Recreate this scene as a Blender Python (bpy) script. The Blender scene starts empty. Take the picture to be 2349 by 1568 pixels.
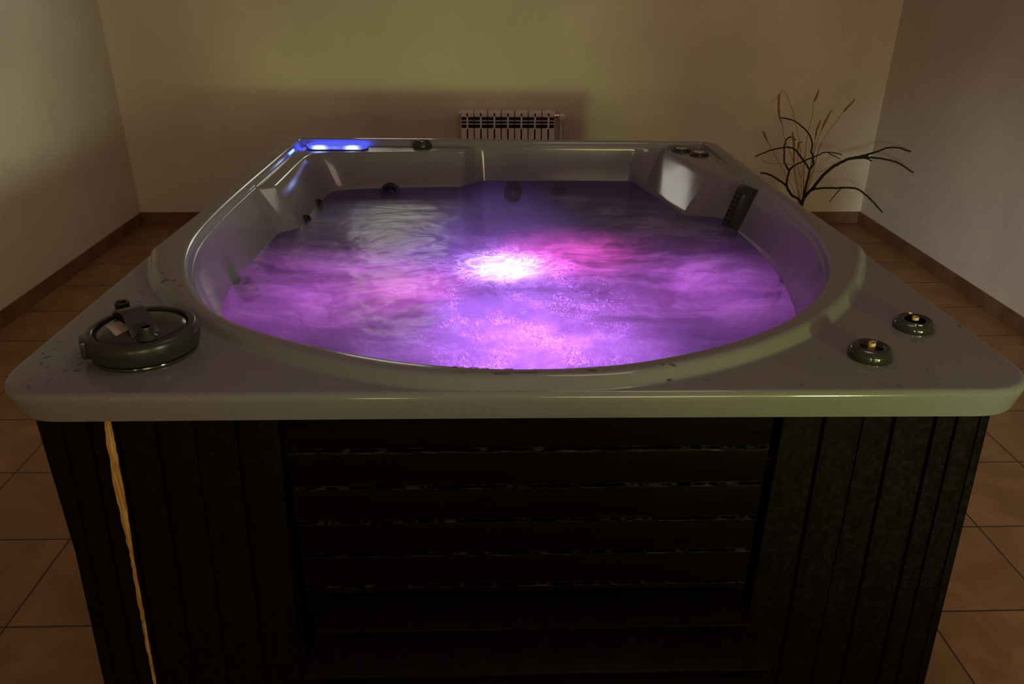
import bpy, bmesh, math, random
from math import sin, cos, pi, atan2, sqrt, radians
from mathutils import Vector, Matrix, noise
SC = bpy.context.scene
COL = SC.collection
random.seed(7)

# ------------------------------------------------------------------ helpers
def link(name, bm, mat, parent=None, smooth=True, angle=40, up=False):
    me = bpy.data.meshes.new(name)
    if up:
        bm.normal_update()
        for f in bm.faces:
            if f.normal.z < 0: f.normal_flip()
    else: bmesh.ops.recalc_face_normals(bm, faces=bm.faces[:])
    bm.to_mesh(me); bm.free()
    if smooth:
        for p in me.polygons: p.use_smooth = True
        try: me.set_sharp_from_angle(angle=radians(angle))
        except Exception: pass
    me.materials.append(mat)
    o = bpy.data.objects.new(name, me); COL.objects.link(o)
    if parent is not None:
        o.parent = parent
        o.matrix_parent_inverse = parent.matrix_world.inverted() if parent.type == 'MESH' else Matrix.Translation(-world_loc(parent))
    return o

def world_loc(o):
    return Vector(o.location)

def thing(name, label, cat, loc=(0,0,0), group=None):
    o = bpy.data.objects.new(name, None); COL.objects.link(o)
    o.location = loc; o.empty_display_size = .1
    o['label'] = label; o['category'] = cat
    if group: o['group'] = group
    return o

def add_box(bm, x0, x1, y0, y1, z0, z1, bev=0, mat=None):
    r = bmesh.ops.create_cube(bm, size=1)
    M = Matrix.Translation(((x0+x1)/2,(y0+y1)/2,(z0+z1)/2)) @ Matrix.Diagonal((x1-x0,y1-y0,z1-z0,1))
    if mat is not None: M = mat @ M
    vs = r['verts']
    bmesh.ops.transform(bm, matrix=M, verts=vs)
    if bev:
        es = list({e for v in vs for e in v.link_edges})
        bmesh.ops.bevel(bm, geom=es, offset=bev, segments=2, profile=.6, affect='EDGES')

def add_lathe(bm, prof, n=48, M=None, sy=1.0):
    rings = []
    M = M or Matrix.Identity(4)
    for (r, z) in prof:
        rings.append([bm.verts.new(M @ Vector((r*cos(2*pi*i/n), sy*r*sin(2*pi*i/n), z))) for i in range(n)])
    for a, b in zip(rings[:-1], rings[1:]):
        for i in range(n):
            j = (i+1) % n
            bm.faces.new((a[i], a[j], b[j], b[i]))
    bm.faces.new(rings[0][::-1]); bm.faces.new(rings[-1])

def catmull(pts, k=5):
    P = [Vector(p) for p in pts]
    if len(P) < 3: 
        return [P[0].lerp(P[-1], i/k) for i in range(k+1)]
    out = []
    for i in range(len(P)-1):
        p0 = P[max(i-1,0)]; p1 = P[i]; p2 = P[i+1]; p3 = P[min(i+2,len(P)-1)]
        for j in range(k):
            t = j/k
            out.append(.5*((2*p1)+(p2-p0)*t+(2*p0-5*p1+4*p2-p3)*t*t+(3*p1-p0-3*p2+p3)*t**3))
    out.append(P[-1]); return out

def add_tube(bm, pts, r0, r1=None, n=7):
    r1 = r0 if r1 is None else r1
    P = [Vector(p) for p in pts]; L = len(P); rings = []
    rad = r1 if callable(r1) else (lambda t: r0+(r1-r0)*t)
    for i, p in enumerate(P):
        d = (P[min(i+1,L-1)]-P[max(i-1,0)]).normalized()
        a = d.cross(Vector((0.3,1,.2))).normalized(); b = d.cross(a)
        r = rad(i/(L-1))
        rings.append([bm.verts.new(p+a*r*cos(2*pi*k/n)+b*r*sin(2*pi*k/n)) for k in range(n)])
    for a, b in zip(rings[:-1], rings[1:]):
        for k in range(n):
            j = (k+1) % n
            bm.faces.new((a[k],a[j],b[j],b[k]))
    bm.faces.new(rings[0][::-1]); bm.faces.new(rings[-1])

def add_prism(bm, pts2, z0, z1, M=None):
    M = M or Matrix.Identity(4)
    a = [bm.verts.new(M @ Vector((x,y,z0))) for x,y in pts2]
    b = [bm.verts.new(M @ Vector((x,y,z1))) for x,y in pts2]
    n = len(a)
    bm.faces.new(a[::-1]); bm.faces.new(b)
    for i in range(n):
        j = (i+1)%n
        bm.faces.new((a[i],a[j],b[j],b[i]))

# ------------------------------------------------------------------ materials
class NT:
    def __init__(s, name):
        s.m = bpy.data.materials.new(name); s.m.use_nodes = True
        s.t = s.m.node_tree; s.t.nodes.clear()
        s.out = s.n('ShaderNodeOutputMaterial')
    def n(s, typ, **kw):
        nd = s.t.nodes.new(typ)
        for k, v in kw.items():
            if k.startswith('_'): setattr(nd, k[1:], v)
            else:
                nd.inputs[k.replace('__',' ')].default_value = v
        return nd
    def l(s, a, b): s.t.links.new(a, b)
    def math(s, op, a, b=None, c=None):
        nd = s.t.nodes.new('ShaderNodeMath'); nd.operation = op
        for i, v in enumerate((a,b,c)):
            if v is None: continue
            if isinstance(v,(int,float)): nd.inputs[i].default_value = v
            else: s.l(v, nd.inputs[i])
        return nd.outputs[0]
    def vmath(s, op, a, b=None):
        nd = s.t.nodes.new('ShaderNodeVectorMath'); nd.operation = op
        for i, v in enumerate((a,b)):
            if v is None: continue
            if isinstance(v,(tuple,list)): nd.inputs[i].default_value = v
            else: s.l(v, nd.inputs[i])
        return nd.outputs['Value'] if op in ('LENGTH','DOT_PRODUCT') else nd.outputs[0]
    def noise(s, vec, scale, detail=3, rough=.5, dist=0, typ='FBM'):
        nd = s.t.nodes.new('ShaderNodeTexNoise'); nd.noise_type = typ
        s.l(vec, nd.inputs['Vector'])
        nd.inputs['Scale'].default_value = scale; nd.inputs['Detail'].default_value = detail
        nd.inputs['Roughness'].default_value = rough; nd.inputs['Distortion'].default_value = dist
        return nd.outputs[0]
    def ramp(s, fac, lo, hi, a=0.0, b=1.0):
        nd = s.t.nodes.new('ShaderNodeMapRange'); nd.interpolation_type = 'SMOOTHSTEP'
        s.l(fac, nd.inputs[0])
        for i, v in enumerate((lo,hi,a,b)): nd.inputs[i+1].default_value = v
        return nd.outputs[0]
    def mixc(s, fac, a, b):
        nd = s.t.nodes.new('ShaderNodeMix'); nd.data_type = 'RGBA'
        if isinstance(fac,(int,float)): nd.inputs[0].default_value = fac
        else: s.l(fac, nd.inputs[0])
        for i, v in ((6,a),(7,b)):
            if isinstance(v,(tuple,list)): nd.inputs[i].default_value = (*v,1) if len(v)==3 else v
            else: s.l(v, nd.inputs[i])
        return nd.outputs[2]
    def pos(s):
        g = s.t.nodes.new('ShaderNodeNewGeometry'); return g.outputs['Position']
    def obj(s):
        g = s.t.nodes.new('ShaderNodeTexCoord'); return g.outputs['Object']
    def bump(s, h, strength=.3, dist=.01):
        nd = s.t.nodes.new('ShaderNodeBump'); s.l(h, nd.inputs['Height'])
        nd.inputs['Strength'].default_value = strength; nd.inputs['Distance'].default_value = dist
        return nd.outputs[0]
    def principled(s, col=(.5,.5,.5), rough=.5, metal=0, spec=.5, normal=None, coat=0, coat_rough=.05):
        b = s.t.nodes.new('ShaderNodeBsdfPrincipled')
        if isinstance(col,(tuple,list)): b.inputs['Base Color'].default_value = (*col,1)
        else: s.l(col, b.inputs['Base Color'])
        if isinstance(rough,(int,float)): b.inputs['Roughness'].default_value = rough
        else: s.l(rough, b.inputs['Roughness'])
        b.inputs['Metallic'].default_value = metal
        b.inputs['Specular IOR Level'].default_value = spec
        b.inputs['Coat Weight'].default_value = coat; b.inputs['Coat Roughness'].default_value = coat_rough
        if normal is not None: s.l(normal, b.inputs['Normal'])
        s.l(b.outputs[0], s.out.inputs[0]); return b

def mat_simple(name, col, rough=.5, metal=0, spec=.5, grain=0, gscale=60, coat=0):
    t = NT(name)
    v = t.obj()
    nz = t.noise(v, gscale, 4, .6)
    c = t.mixc(t.ramp(nz,.3,.7), tuple(x*(1-grain) for x in col), tuple(min(1,x*(1+grain)) for x in col))
    t.principled(c, rough, metal, spec, t.bump(nz,.05,.002), coat)
    return t.m

# plaster
def mat_wall(name, col):
    t = NT(name); p = t.pos()
    big = t.noise(p, 1.3, 4, .55)
    fine = t.noise(p, 70, 5, .65)
    mid = t.noise(p, 9, 4, .6)
    c = t.mixc(t.ramp(big,.35,.7), tuple(x*.84 for x in col), col)
    c = t.mixc(t.ramp(fine,.3,.7,0,.12), c, tuple(x*.8 for x in col))
    h = t.math('ADD', fine, t.math('MULTIPLY', mid, 1.5))
    t.principled(c, .85, 0, .2, t.bump(h,.25,.004)); return t.m
M_WALL = mat_wall('painted_plaster', (.70,.63,.49))
M_CEIL = mat_wall('ceiling_plaster', (.72,.70,.64))

def mat_tile():
    t = NT('terracotta_tile'); p = t.pos()
    sep = t.n('ShaderNodeSeparateXYZ'); t.l(p, sep.inputs[0])
    T = .3181
    def cell(o, off):
        u = t.math('DIVIDE', t.math('SUBTRACT', o, off), T)
        fl = t.math('FLOOR', u); fr = t.math('SUBTRACT', u, fl)
        d = t.math('MINIMUM', fr, t.math('SUBTRACT', 1.0, fr))
        return fl, d
    ix, dx = cell(sep.outputs[0], -1.1517); iy, dy = cell(sep.outputs[1], 1.4113)
    d = t.math('MINIMUM', dx, dy)
    g = t.ramp(d, .005, .011)
    cb = t.n('ShaderNodeCombineXYZ'); t.l(ix, cb.inputs[0]); t.l(iy, cb.inputs[1])
    wn = t.n('ShaderNodeTexWhiteNoise'); t.l(cb.outputs[0], wn.inputs[0])
    nz = t.noise(t.vmath('ADD', p, wn.outputs['Color']), 7, 5, .62, .6)
    fine = t.noise(p, 55, 4, .6)
    c = t.mixc(t.ramp(nz,.3,.72), (.235,.120,.042), (.36,.21,.085))
    c = t.mixc(t.math('MULTIPLY', wn.outputs[0], .35), c, (.24,.13,.05))
    c = t.mixc(t.ramp(fine,.35,.75,0,.3), c, (.20,.112,.045))
    c = t.mixc(g, (.05,.032,.02), c)
    h = t.math('ADD', t.math('MULTIPLY', g, .6), t.math('MULTIPLY', fine, .08))
    t.principled(c, t.ramp(nz,.2,.8,.42,.58), 0, .35, t.bump(h,.4,.003)); return t.m
M_TILE = mat_tile()
def mat_skirting():
    t = NT('skirting_tile'); p = t.pos()
    nz = t.noise(p, 8, 5, .6)
    c = t.mixc(t.ramp(nz,.3,.7), (.13,.062,.028), (.20,.105,.05))
    t.principled(c, .5, 0, .4, t.bump(nz,.1,.002)); return t.m
M_SKIRTING = mat_skirting()

ZW = .67            # water level
def mat_acrylic():
    t = NT('pearl_grey_acrylic'); p = t.pos()
    sp = t.noise(p, 900, 2, .5)
    big = t.noise(p, 5, 3, .5)
    c = t.mixc(t.ramp(sp,.3,.7), (.140,.132,.124), (.178,.169,.160))
    sz = t.n('ShaderNodeSeparateXYZ'); t.l(p, sz.inputs[0])
    dry = t.ramp(sz.outputs[2], ZW-.004, ZW+.001, 0, 1)      # under water the surface hardly reflects
    b = t.principled(c, t.math('ADD', t.ramp(big,.3,.7,.09,.15), t.math('MULTIPLY', t.math('SUBTRACT', 1.0, dry), .5)), .0, .45, None, 0, .05)
    t.l(t.math('ADD', .06, t.math('MULTIPLY', dry, .39)), b.inputs['Specular IOR Level'])
    return t.m
M_ACRYL = mat_acrylic()

def mat_wood():
    t = NT('dark_stained_wood'); v = t.obj()
    mp = t.n('ShaderNodeMapping'); t.l(v, mp.inputs[0]); mp.inputs['Scale'].default_value = (14,14,1.2)
    g = t.noise(mp.outputs[0], 5, 6, .65, 1.0)
    mott = t.noise(v, 90, 4, .7)
    c = t.mixc(t.ramp(g,.3,.7), (.0018,.0009,.0006), (.0042,.0021,.0014))
    c = t.mixc(t.ramp(mott,.45,.7,0,.55), c, (.012,.0075,.0048))
    t.principled(c, t.ramp(mott,.3,.7,.42,.6), 0, .07, t.bump(g,.15,.002)); return t.m
M_WOOD = mat_wood()
def mat_wood_h():
    t = NT('dark_stained_boards'); v = t.obj()
    mp = t.n('ShaderNodeMapping'); t.l(v, mp.inputs[0]); mp.inputs['Scale'].default_value = (1.2,14,14)
    g = t.noise(mp.outputs[0], 5, 6, .65, 1.0)
    wear = t.noise(v, 120, 5, .75)
    c = t.mixc(t.ramp(g,.3,.7), (.0024,.0010,.0007), (.0055,.0024,.0015))
    c = t.mixc(t.ramp(wear,.74,.80), c, (.10,.09,.075))
    sp = t.n('ShaderNodeSeparateXYZ'); t.l(v, sp.inputs[0])
    u = t.math('FRACT', t.math('ADD', t.math('DIVIDE', t.math('SUBTRACT', sp.outputs[2], .579), .077), .5))
    d = t.math('ABSOLUTE', t.math('SUBTRACT', u, .5))
    mq = t.n('ShaderNodeMapping'); t.l(v, mq.inputs[0]); mq.inputs['Scale'].default_value = (4,1,180)
    scuff_glint = t.math('MULTIPLY', t.ramp(d, .05, .085, 1, 0), t.ramp(t.noise(mq.outputs[0], 6, 5, .75), .52, .62))  # scuffs along the board edges plus the light they catch, in the colour
    c = t.mixc(t.math('MULTIPLY', scuff_glint, .8), c, (.10,.095,.08))
    t.principled(c, .5, 0, .03, t.bump(g,.15,.002)); return t.m
M_WOODH = mat_wood_h()
def mat_raw():
    t = NT('raw_split_wood'); v = t.obj()
    mp = t.n('ShaderNodeMapping'); t.l(v, mp.inputs[0]); mp.inputs['Scale'].default_value = (60,60,2.5)
    g = t.noise(mp.outputs[0], 6, 5, .7, .5)
    c = t.mixc(t.ramp(g,.42,.6), (.34,.17,.05), (.60,.37,.13))
    t.principled(c, .7, 0, .25, t.bump(g,.4,.002)); return t.m
M_RAW = mat_raw()
M_GREY = mat_simple('dark_grey_plastic', (.024,.022,.018), .28, 0, .28, .12, 40)
M_GREY2 = mat_simple('smooth_grey_plastic', (.030,.028,.023), .20, 0, .3, .1, 40)
M_GREEN = mat_simple('wet_dark_plastic', (.020,.022,.015), .12, 0, .5, .1, 40, .2)
M_BLACK = mat_simple('black_void', (.006,.006,.006), .6)
M_STUB = mat_simple('yellowed_stub', (.62,.44,.17), .4, 0, .4, .15, 200)
M_CHROME = mat_simple('chrome', (.65,.62,.56), .12, 1)
M_RADI = mat_simple('radiator_enamel', (.74,.68,.58), .35, 0, .4, .03)
M_STICK = None
def mat_sticker():
    t = NT('paper_sticker'); v = t.obj()
    w = t.n('ShaderNodeTexWave'); t.l(v, w.inputs[0]); w.bands_direction='Y'
    w.inputs['Scale'].default_value = 75; w.inputs['Distortion'].default_value = 3; w.inputs['Detail'].default_value=3; w.inputs['Detail Scale'].default_value=9
    nz = t.noise(v, 420, 2, .5)
    f = t.math('MULTIPLY', t.ramp(w.outputs[0],.6,.9), t.ramp(nz,.5,.6))
    c = t.mixc(t.math('MULTIPLY',f,.5), (.80,.67,.56), (.14,.12,.10))
    t.principled(c, .55); return t.m
M_STICK = mat_sticker()
M_TWIG = mat_simple('dark_twig_bark', (.028,.020,.013), .8, 0, .2, .4, 90)
M_STRAW = mat_simple('dry_straw', (.30,.16,.045), .85, 0, .1, .3, 120)
M_VASE = mat_simple('glazed_vase', (.10,.06,.04), .3, 0, .5, .2, 12)

# ------------------------------------------------------------------ room
XL, XR, YB, YF, ZC = -2.109, 2.337, 4.676, -4.6, 2.75
def struct(name, bm, m):
    o = link(name, bm, m, None, False); o['kind'] = 'structure'; return o
def slab(name, m, *b):
    bm = bmesh.new(); add_box(bm, *b); return struct(name, bm, m)
slab('floor', M_TILE, XL-.1, XR+.1, YF-.1, YB+.1, -.1, 0)
slab('ceiling', M_CEIL, XL-.1, XR+.1, YF-.1, YB+.1, ZC, ZC+.1)
slab('wall_back', M_WALL, XL-.1, XR+.1, YB, YB+.1, 0, ZC)
slab('wall_front', M_WALL, XL-.1, XR+.1, YF-.1, YF, 0, ZC)
slab('wall_left', M_WALL, XL-.1, XL, YF, YB, 0, ZC)
slab('wall_right', M_WALL, XR, XR+.1, YF, YB, 0, ZC)
def skirting(name, *b):
    bm = bmesh.new(); add_box(bm, *b, bev=.002); return struct(name, bm, M_SKIRTING)
skirting('baseboard_back', XL+.008, XR-.008, YB-.008, YB-.0005, .0005, .073)
skirting('baseboard_left', XL+.0005, XL+.008, YF+.001, YB-.001, .0005, .073)
skirting('baseboard_right', XR-.008, XR-.0005, YF+.001, YB-.001, .0005, .073)

# ------------------------------------------------------------------ hot tub shell
CEN = Vector((.06, 2.1))
NA = 1440
def corner(pts, i, r):
    n = len(pts); p = Vector(pts[i]); a = Vector(pts[i-1]); b = Vector(pts[(i+1)%n])
    return [tuple(p+(a-p).normalized()*r), tuple(p), tuple(p+(b-p).normalized()*r)]
def loop(spec):
    """spec: list of (x,y) smooth points or (x,y,r) corners rounded over r"""
    base = [(s[0],s[1]) for s in spec]; out = []
    for i, s in enumerate(spec):
        if len(s) == 3: out += corner(base, i, s[2])
        else: out.append(base[i])
    P = [Vector(p) for p in out]
    for _ in range(4):
        Q = []
        for i in range(len(P)):
            a, b = P[i], P[(i+1)%len(P)]
            Q += [a*.75+b*.25, a*.25+b*.75]
        P = Q
    return P
def radial(P):
    res = [0.0]*NA; n = len(P)
    V = [p-CEN for p in P]
    A = [atan2(v.y, v.x) for v in V]
    for i in range(n):
        a, b = V[i], V[(i+1)%n]; t0, t1 = A[i], A[(i+1)%n]
        dt = (t1-t0+pi) % (2*pi) - pi
        lo, hi = (t0, t0+dt) if dt >= 0 else (t0+dt, t0)
        k0 = math.ceil((lo)/(2*pi)*NA - 1e-9); k1 = math.floor(hi/(2*pi)*NA + 1e-9)
        for k in range(k0, k1+1):
            th = 2*pi*k/NA; d = Vector((cos(th), sin(th))); e = b-a
            den = d.x*e.y-d.y*e.x
            if abs(den) < 1e-12: continue
            r = (a.x*e.y-a.y*e.x)/den
            if r > res[k % NA]: res[k % NA] = r
    for k in range(NA):
        if res[k] <= 0: res[k] = res[k-1]
    return res

OUT = [(-.815,1.105,.22),(.935,1.095,.22),(.932,1.85),(.918,2.3),(.905,3.075,.15),(-.797,3.168,.15),(-.800,2.3),(-.812,1.75)]
NEAR = [(-.815,1.818),(-.748,1.626),(-.654,1.477),(-.52,1.329),(-.363,1.214),(-.195,1.138),(-.085,1.112),(.06,1.107),(.201,1.111),(.276,1.128),(.442,1.192),(.596,1.293),(.711,1.409),(.80,1.53),(.860,1.64),(.915,1.757)]
rC = radial(loop(OUT))
rB = [r-.012 for r in rC]
rD = [r-.007 for r in rC]
rE = radial(loop(NEAR+[(1.0,1.95),(1.1,2.1),(1.1,3.4,.1),(-1.0,3.4,.1),(-1.0,2.1),(-.90,1.95)]))
rE = [min(a, b-.003) for a, b in zip(rE, rD)]
GL = [(-.724,3.099,.05),(-.734,2.6),(-.737,2.345),(-.738,2.108),(-.727,1.875),(-.692,1.712),(-.64,1.573),(-.572,1.451),(-.494,1.36),(-.377,1.281),(-.242,1.217),(-.125,1.176),(.022,1.152),(.169,1.157),(.285,1.182),(.413,1.236),(.564,1.329),(.70,1.482),(.785,1.641),(.845,1.848),(.872,2.061),(.871,2.294),(.862,2.547),(.853,3.047,.05)]
rG = radial(loop(GL))
rF = [max(e-.015, g+.010) for e, g in zip(rE, rG)]
rF = [min(f, e-.006) for e, f in zip(rE, rF)]
rH = [g-.009 for g in rG]
IL = [(2,0),(2,2.33),(.87,2.515),(.815,2.535),(.791,2.582),(.669,3.075),(.655,3.25),(.60,3.7),(-.02,3.7),(-.02,3.111,.004),(-.086,2.996,.008),(-.59,2.953),(-.640,2.942),(-.662,2.905),(-.668,2.86),(-.672,2.463,.012),(-.76,2.418),(-2,2.33),(-2,0)]
rI = radial(loop(IL))
rI = [min(i, h-.003) for i, h in zip(rI, rH)]
JL = [(.815,2.09),(.800,2.45),(.790,2.515),(.760,2.545),(.672,2.562,.02),(.588,2.95,.04),(.568,3.038,.04),(-.018,3.044,.02),(-.095,2.947,.02),(-.50,2.915),(-.565,2.885),(-.588,2.83),(-.597,2.63),(-.598,2.425,.02),(-.655,2.365,.015),(-.675,1.98),(-.655,1.78),(-.60,1.60),(-.52,1.47),(-.42,1.37),(-.30,1.29),(-.16,1.24),(.02,1.215),(.18,1.22),(.32,1.255),(.45,1.32),(.58,1.42),(.69,1.56),(.762,1.73)]
ZW = .67
rJ = radial(loop(JL))
rJ = [min(j, i-.012) for j, i in zip(rJ, rI)]

def shell_profile(k):
    C, J = rC[k], rJ[k]
    seat = .93*J
    inner = min(.62*J, .52)
    return [(C-.05,.7455,0),(rB[k],.7455,.003),(C,.790,.009),(rD[k],.80,.007),(rE[k],.80,.006),(rF[k],.822,.010),(rG[k],.820,.012),
            (rH[k],.797,.006),(rI[k],.7965,.010),(.82*rI[k]+.18*J,.82*.7965+.18*ZW,0),(.12*rI[k]+.88*J,.12*.7965+.88*ZW,0),(J,ZW,.0),(J-.015,.58,.02),(seat,.36,.06),(inner,.33,.05),(inner-.05,.10,.05),(.02,.09,0)]
def fillet(prof, seg=4):
    P = [Vector((a,b)) for a,b,_ in prof]; out = []
    for i, p in enumerate(P):
        d = prof[i][2]
        if i in (0, len(P)-1) or d == 0:
            out.append(p)
            continue
        a, b = P[i-1], P[i+1]
        la, lb = (a-p).length, (b-p).length
        da, db = min(d, .46*la), min(d, .46*lb)
        s = p+(a-p)/max(la,1e-9)*da; e = p+(b-p)/max(lb,1e-9)*db
        for j in range(seg+1):
            t = j/seg; out.append(s*(1-t)**2+p*2*t*(1-t)+e*t*t)
    return out
TUB = thing('hot_tub', 'large pearl grey acrylic hot tub with dark wooden skirt standing on terracotta tiles', 'hot tub', (0,0,0))
def build_shell():
    bm = bmesh.new(); cols = []
    for k in range(NA):
        th = 2*pi*k/NA; c, s = cos(th), sin(th)
        cols.append([bm.verts.new((CEN.x+r*c, CEN.y+r*s, z)) for r, z in fillet(shell_profile(k))])
    m = len(cols[0])
    for k in range(NA):
        a, b = cols[k], cols[(k+1)%NA]
        for i in range(m-1):
            bm.faces.new((a[i], a[i+1], b[i+1], b[i]))
    bm.faces.new([c[-1] for c in cols])
    return link('shell', bm, M_ACRYL, TUB, True, 80)
build_shell()

# ---- wooden skirt
def skx(side, z):           # slight flare of the skirt toward the floor
    t = (.72-z)/.62
    return (-.748-.037*t) if side < 0 else (.883+.037*t)
SKY, SKB = 1.15, 3.06
def slanted_board(bm, xt0, xb0, xt1, xb1, yf, yb, z0, z1, bev=.003):
    v = []
    for (x0, x1, z) in ((xb0,xb1,z0),(xt0,xt1,z1)):
        v += [bm.verts.new((x0,yf,z)), bm.verts.new((x1,yf,z)), bm.verts.new((x1,yb,z)), bm.verts.new((x0,yb,z))]
    fs = [(0,1,2,3),(4,7,6,5),(0,4,5,1),(1,5,6,2),(2,6,7,3),(3,7,4,0)]
    F = [bm.faces.new([v[i] for i in f]) for f in fs]
    if bev:
        es = [e for e in {e for f in F for e in f.edges} if abs(e.verts[0].co.z-e.verts[1].co.z) > .3 and min(e.verts[0].co.y, e.verts[1].co.y) < yf+1e-4]
        bmesh.ops.bevel(bm, geom=es, offset=bev, segments=2, profile=.6, affect='EDGES')
Z0, Z1 = .012, .7445
def ext(xt, xb):            # extrapolate from z .72/.10 to Z0/Z1
    s = (xb-xt)/.62
    return xt-s*(Z1-.72), xb+s*(.10-Z0)
def boards(bm, edges, gaps):
    for (a, b), g in zip(zip(edges[:-1], edges[1:]), gaps):
        at, ab = ext(*a); bt, bb = ext(*b)
        slanted_board(bm, at+g, ab+g, bt, bb, SKY, SKY+.022, Z0, Z1)
bm = bmesh.new()
LE = [(-.748,-.785),(-.7235,-.760),(-.681,-.719),(-.634,-.672),(-.569,-.604),(-.504,-.535),(-.433,-.461),(-.359,-.385)]
boards(bm, LE, [.0,.0012,.004,.004,.007,.0015,.008])
bx = bmesh.ops.create_cube(bm, size=1)['verts']
bmesh.ops.transform(bm, matrix=Matrix.Translation((-.57,SKY+.02,.38)) @ Matrix.Diagonal((.40,.02,.70,1)), verts=bx)
LPAN = link('corner_panel', bm, M_WOOD, TUB)
bm = bmesh.new()
RE = [(.507,.510),(.584,.600),(.656,.676),(.709,.737),(.783,.815),(.822,.857),(.865,.903),(.883,.922)]
boards(bm, RE, [.008,.006,.0015,.006,.006,.004,.002])
bx = bmesh.ops.create_cube(bm, size=1)['verts']
bmesh.ops.transform(bm, matrix=Matrix.Translation((.70,SKY+.02,.38)) @ Matrix.Diagonal((.34,.02,.70,1)), verts=bx)
link('corner_panel', bm, M_WOOD, TUB)
# torn veneer showing raw wood along a seam of the left corner panel
bm = bmesh.new()
rows = 60; L, Rr = [], []
rnd = random.Random(11)
wl = 0
for i in range(rows+1):
    t = i/rows; z = .7445-t*.66
    c = -.6445-(.72-z)*.0605
    w = .0035+.0045*sin(pi*min(1,t*2.2))**.7*(1 if t < .5 else .6)+.0012*(1-t)
    wl = .6*wl+.4*rnd.uniform(-.003,.003)
    L.append(c-w+wl); Rr.append(c+w*.75+rnd.uniform(-.0006,.0006))
fa, fb, ba = [], [], []
for i in range(rows+1):
    z = .7445-i/rows*.66
    fa.append([bm.verts.new((L[i],SKY-.0015,z)), bm.verts.new(((L[i]*.4+Rr[i]*.6),SKY-.0045,z)), bm.verts.new((Rr[i],SKY-.002,z))])
    ba.append([bm.verts.new((L[i],SKY+.004,z)), bm.verts.new((Rr[i],SKY+.004,z))])
for i in range(rows):
    a, b = fa[i], fa[i+1]
    bm.faces.new((a[0],a[1],b[1],b[0])); bm.faces.new((a[1],a[2],b[2],b[1]))
    c, d = ba[i], ba[i+1]
    bm.faces.new((c[0],a[0],b[0],d[0])); bm.faces.new((a[2],c[1],d[1],b[2])); bm.faces.new((c[1],c[0],d[0],d[1]))
for i in (0, rows): bm.faces.new((fa[i][0],fa[i][1],fa[i][2],ba[i][1],ba[i][0]))
tv = link('torn_edge', bm, M_RAW, LPAN, True, 30); tv['label'] = 'ragged strip of pale raw wood where the stain has split off'
# horizontal boards of the middle panel
bm = bmesh.new()
zb = [.7445,.6585,.579,.502,.425,.348,.271,.194,.117,.040]
for i in range(len(zb)-1):
    z1, z0 = zb[i], zb[i+1]
    add_box(bm, -.352, .500, SKY+.003, SKY+.022, z0+.0035, z1-.0035, .0022)
add_box(bm, -.355, .504, SKY+.013, SKY+.028, .03, .744)
link('front_panel', bm, M_WOODH, TUB)
# side and back panels
for sd in (-1, 1):
    bm = bmesh.new(); n = 26
    for i in range(n):
        y0 = SKY+.03+i*(SKB-SKY-.03)/n; y1 = SKY+.03+(i+1)*(SKB-SKY-.03)/n-.004
        xt, xb = skx(sd, Z1), skx(sd, Z0); w = -.022*sd
        v = [bm.verts.new(p) for p in ((xb,y0,Z0),(xb,y1,Z0),(xb+w,y1,Z0),(xb+w,y0,Z0),(xt,y0,Z1),(xt,y1,Z1),(xt+w,y1,Z1),(xt+w,y0,Z1))]
        for f in ((0,1,2,3),(4,7,6,5),(0,4,5,1),(1,5,6,2),(2,6,7,3),(3,7,4,0)): bm.faces.new([v[j] for j in f])
    link('side_panel', bm, M_WOOD, TUB)
bm = bmesh.new()
for i in range(22):
    x0 = -.74+i*1.61/22; add_box(bm, x0, x0+1.61/22-.004, SKB, SKB+.02, Z0, Z1, .002)
link('back_panel', bm, M_WOOD, TUB)
bm = bmesh.new(); add_box(bm, -.70, .83, SKY+.06, SKB-.05, .0, .08, .004)
link('base', bm, M_BLACK, TUB)

# ---- waterfall lamp (glowing blue)
def stadium(cx, cy, hl, hr, rot, n=14):
    P = []
    for s in (1,-1):
        for i in range(n+1):
            a = -pi/2+pi*i/n if s > 0 else pi/2+pi*i/n
            P.append((s*(hl-hr)+hr*cos(a), hr*sin(a)))
    c, q = cos(rot), sin(rot)
    return [(cx+x*c-y*q, cy+x*q+y*c) for x, y in P]
def mat_lamp():
    t = NT('glowing_blue_lens'); v = t.pos()
    e1 = t.n('ShaderNodeEmission'); e1.inputs[0].default_value = (.035,.07,1,1)
    def blob(cx, cy, r):
        d = t.vmath('LENGTH', t.vmath('SUBTRACT', v, (cx,cy,.80)))
        return t.ramp(d, 0, r, 1, 0)
    s = t.math('ADD', blob(-.634,2.984,.045), blob(-.510,2.981,.045))
    col = t.mixc(t.math('MINIMUM', t.math('MULTIPLY', s, .8), 1.0), (.10,.13,1), (.50,.66,1))
    t.l(col, e1.inputs[0])
    t.l(t.math('ADD', .9, t.math('MULTIPLY', s, 4.0)), e1.inputs[1])
    g = t.n('ShaderNodeBsdfGlossy'); g.inputs['Roughness'].default_value = .1
    mx = t.n('ShaderNodeMixShader'); mx.inputs[0].default_value = .08
    t.l(e1.outputs[0], mx.inputs[1]); t.l(g.outputs[0], mx.inputs[2]); t.l(mx.outputs[0], t.out.inputs[0])
    return t.m
M_LAMP = mat_lamp()
bm = bmesh.new(); P = stadium(-.570,3.024,.117,.036,-.02)
add_prism(bm, P, .7955, .801)
LB = link('waterfall_light', bm, M_GREY2, TUB, True)
bm = bmesh.new()
for (sc, z0, z1) in ((.96,.8012,.808),(1.0,.8082,.8135)):
    add_prism(bm, [((x+.570)*sc-.570,(y-3.024)*sc+3.024) for x, y in P], z0, z1)
ln = link('lens', bm, M_LAMP, LB, True); ln['label'] = 'glowing blue translucent lens'

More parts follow.
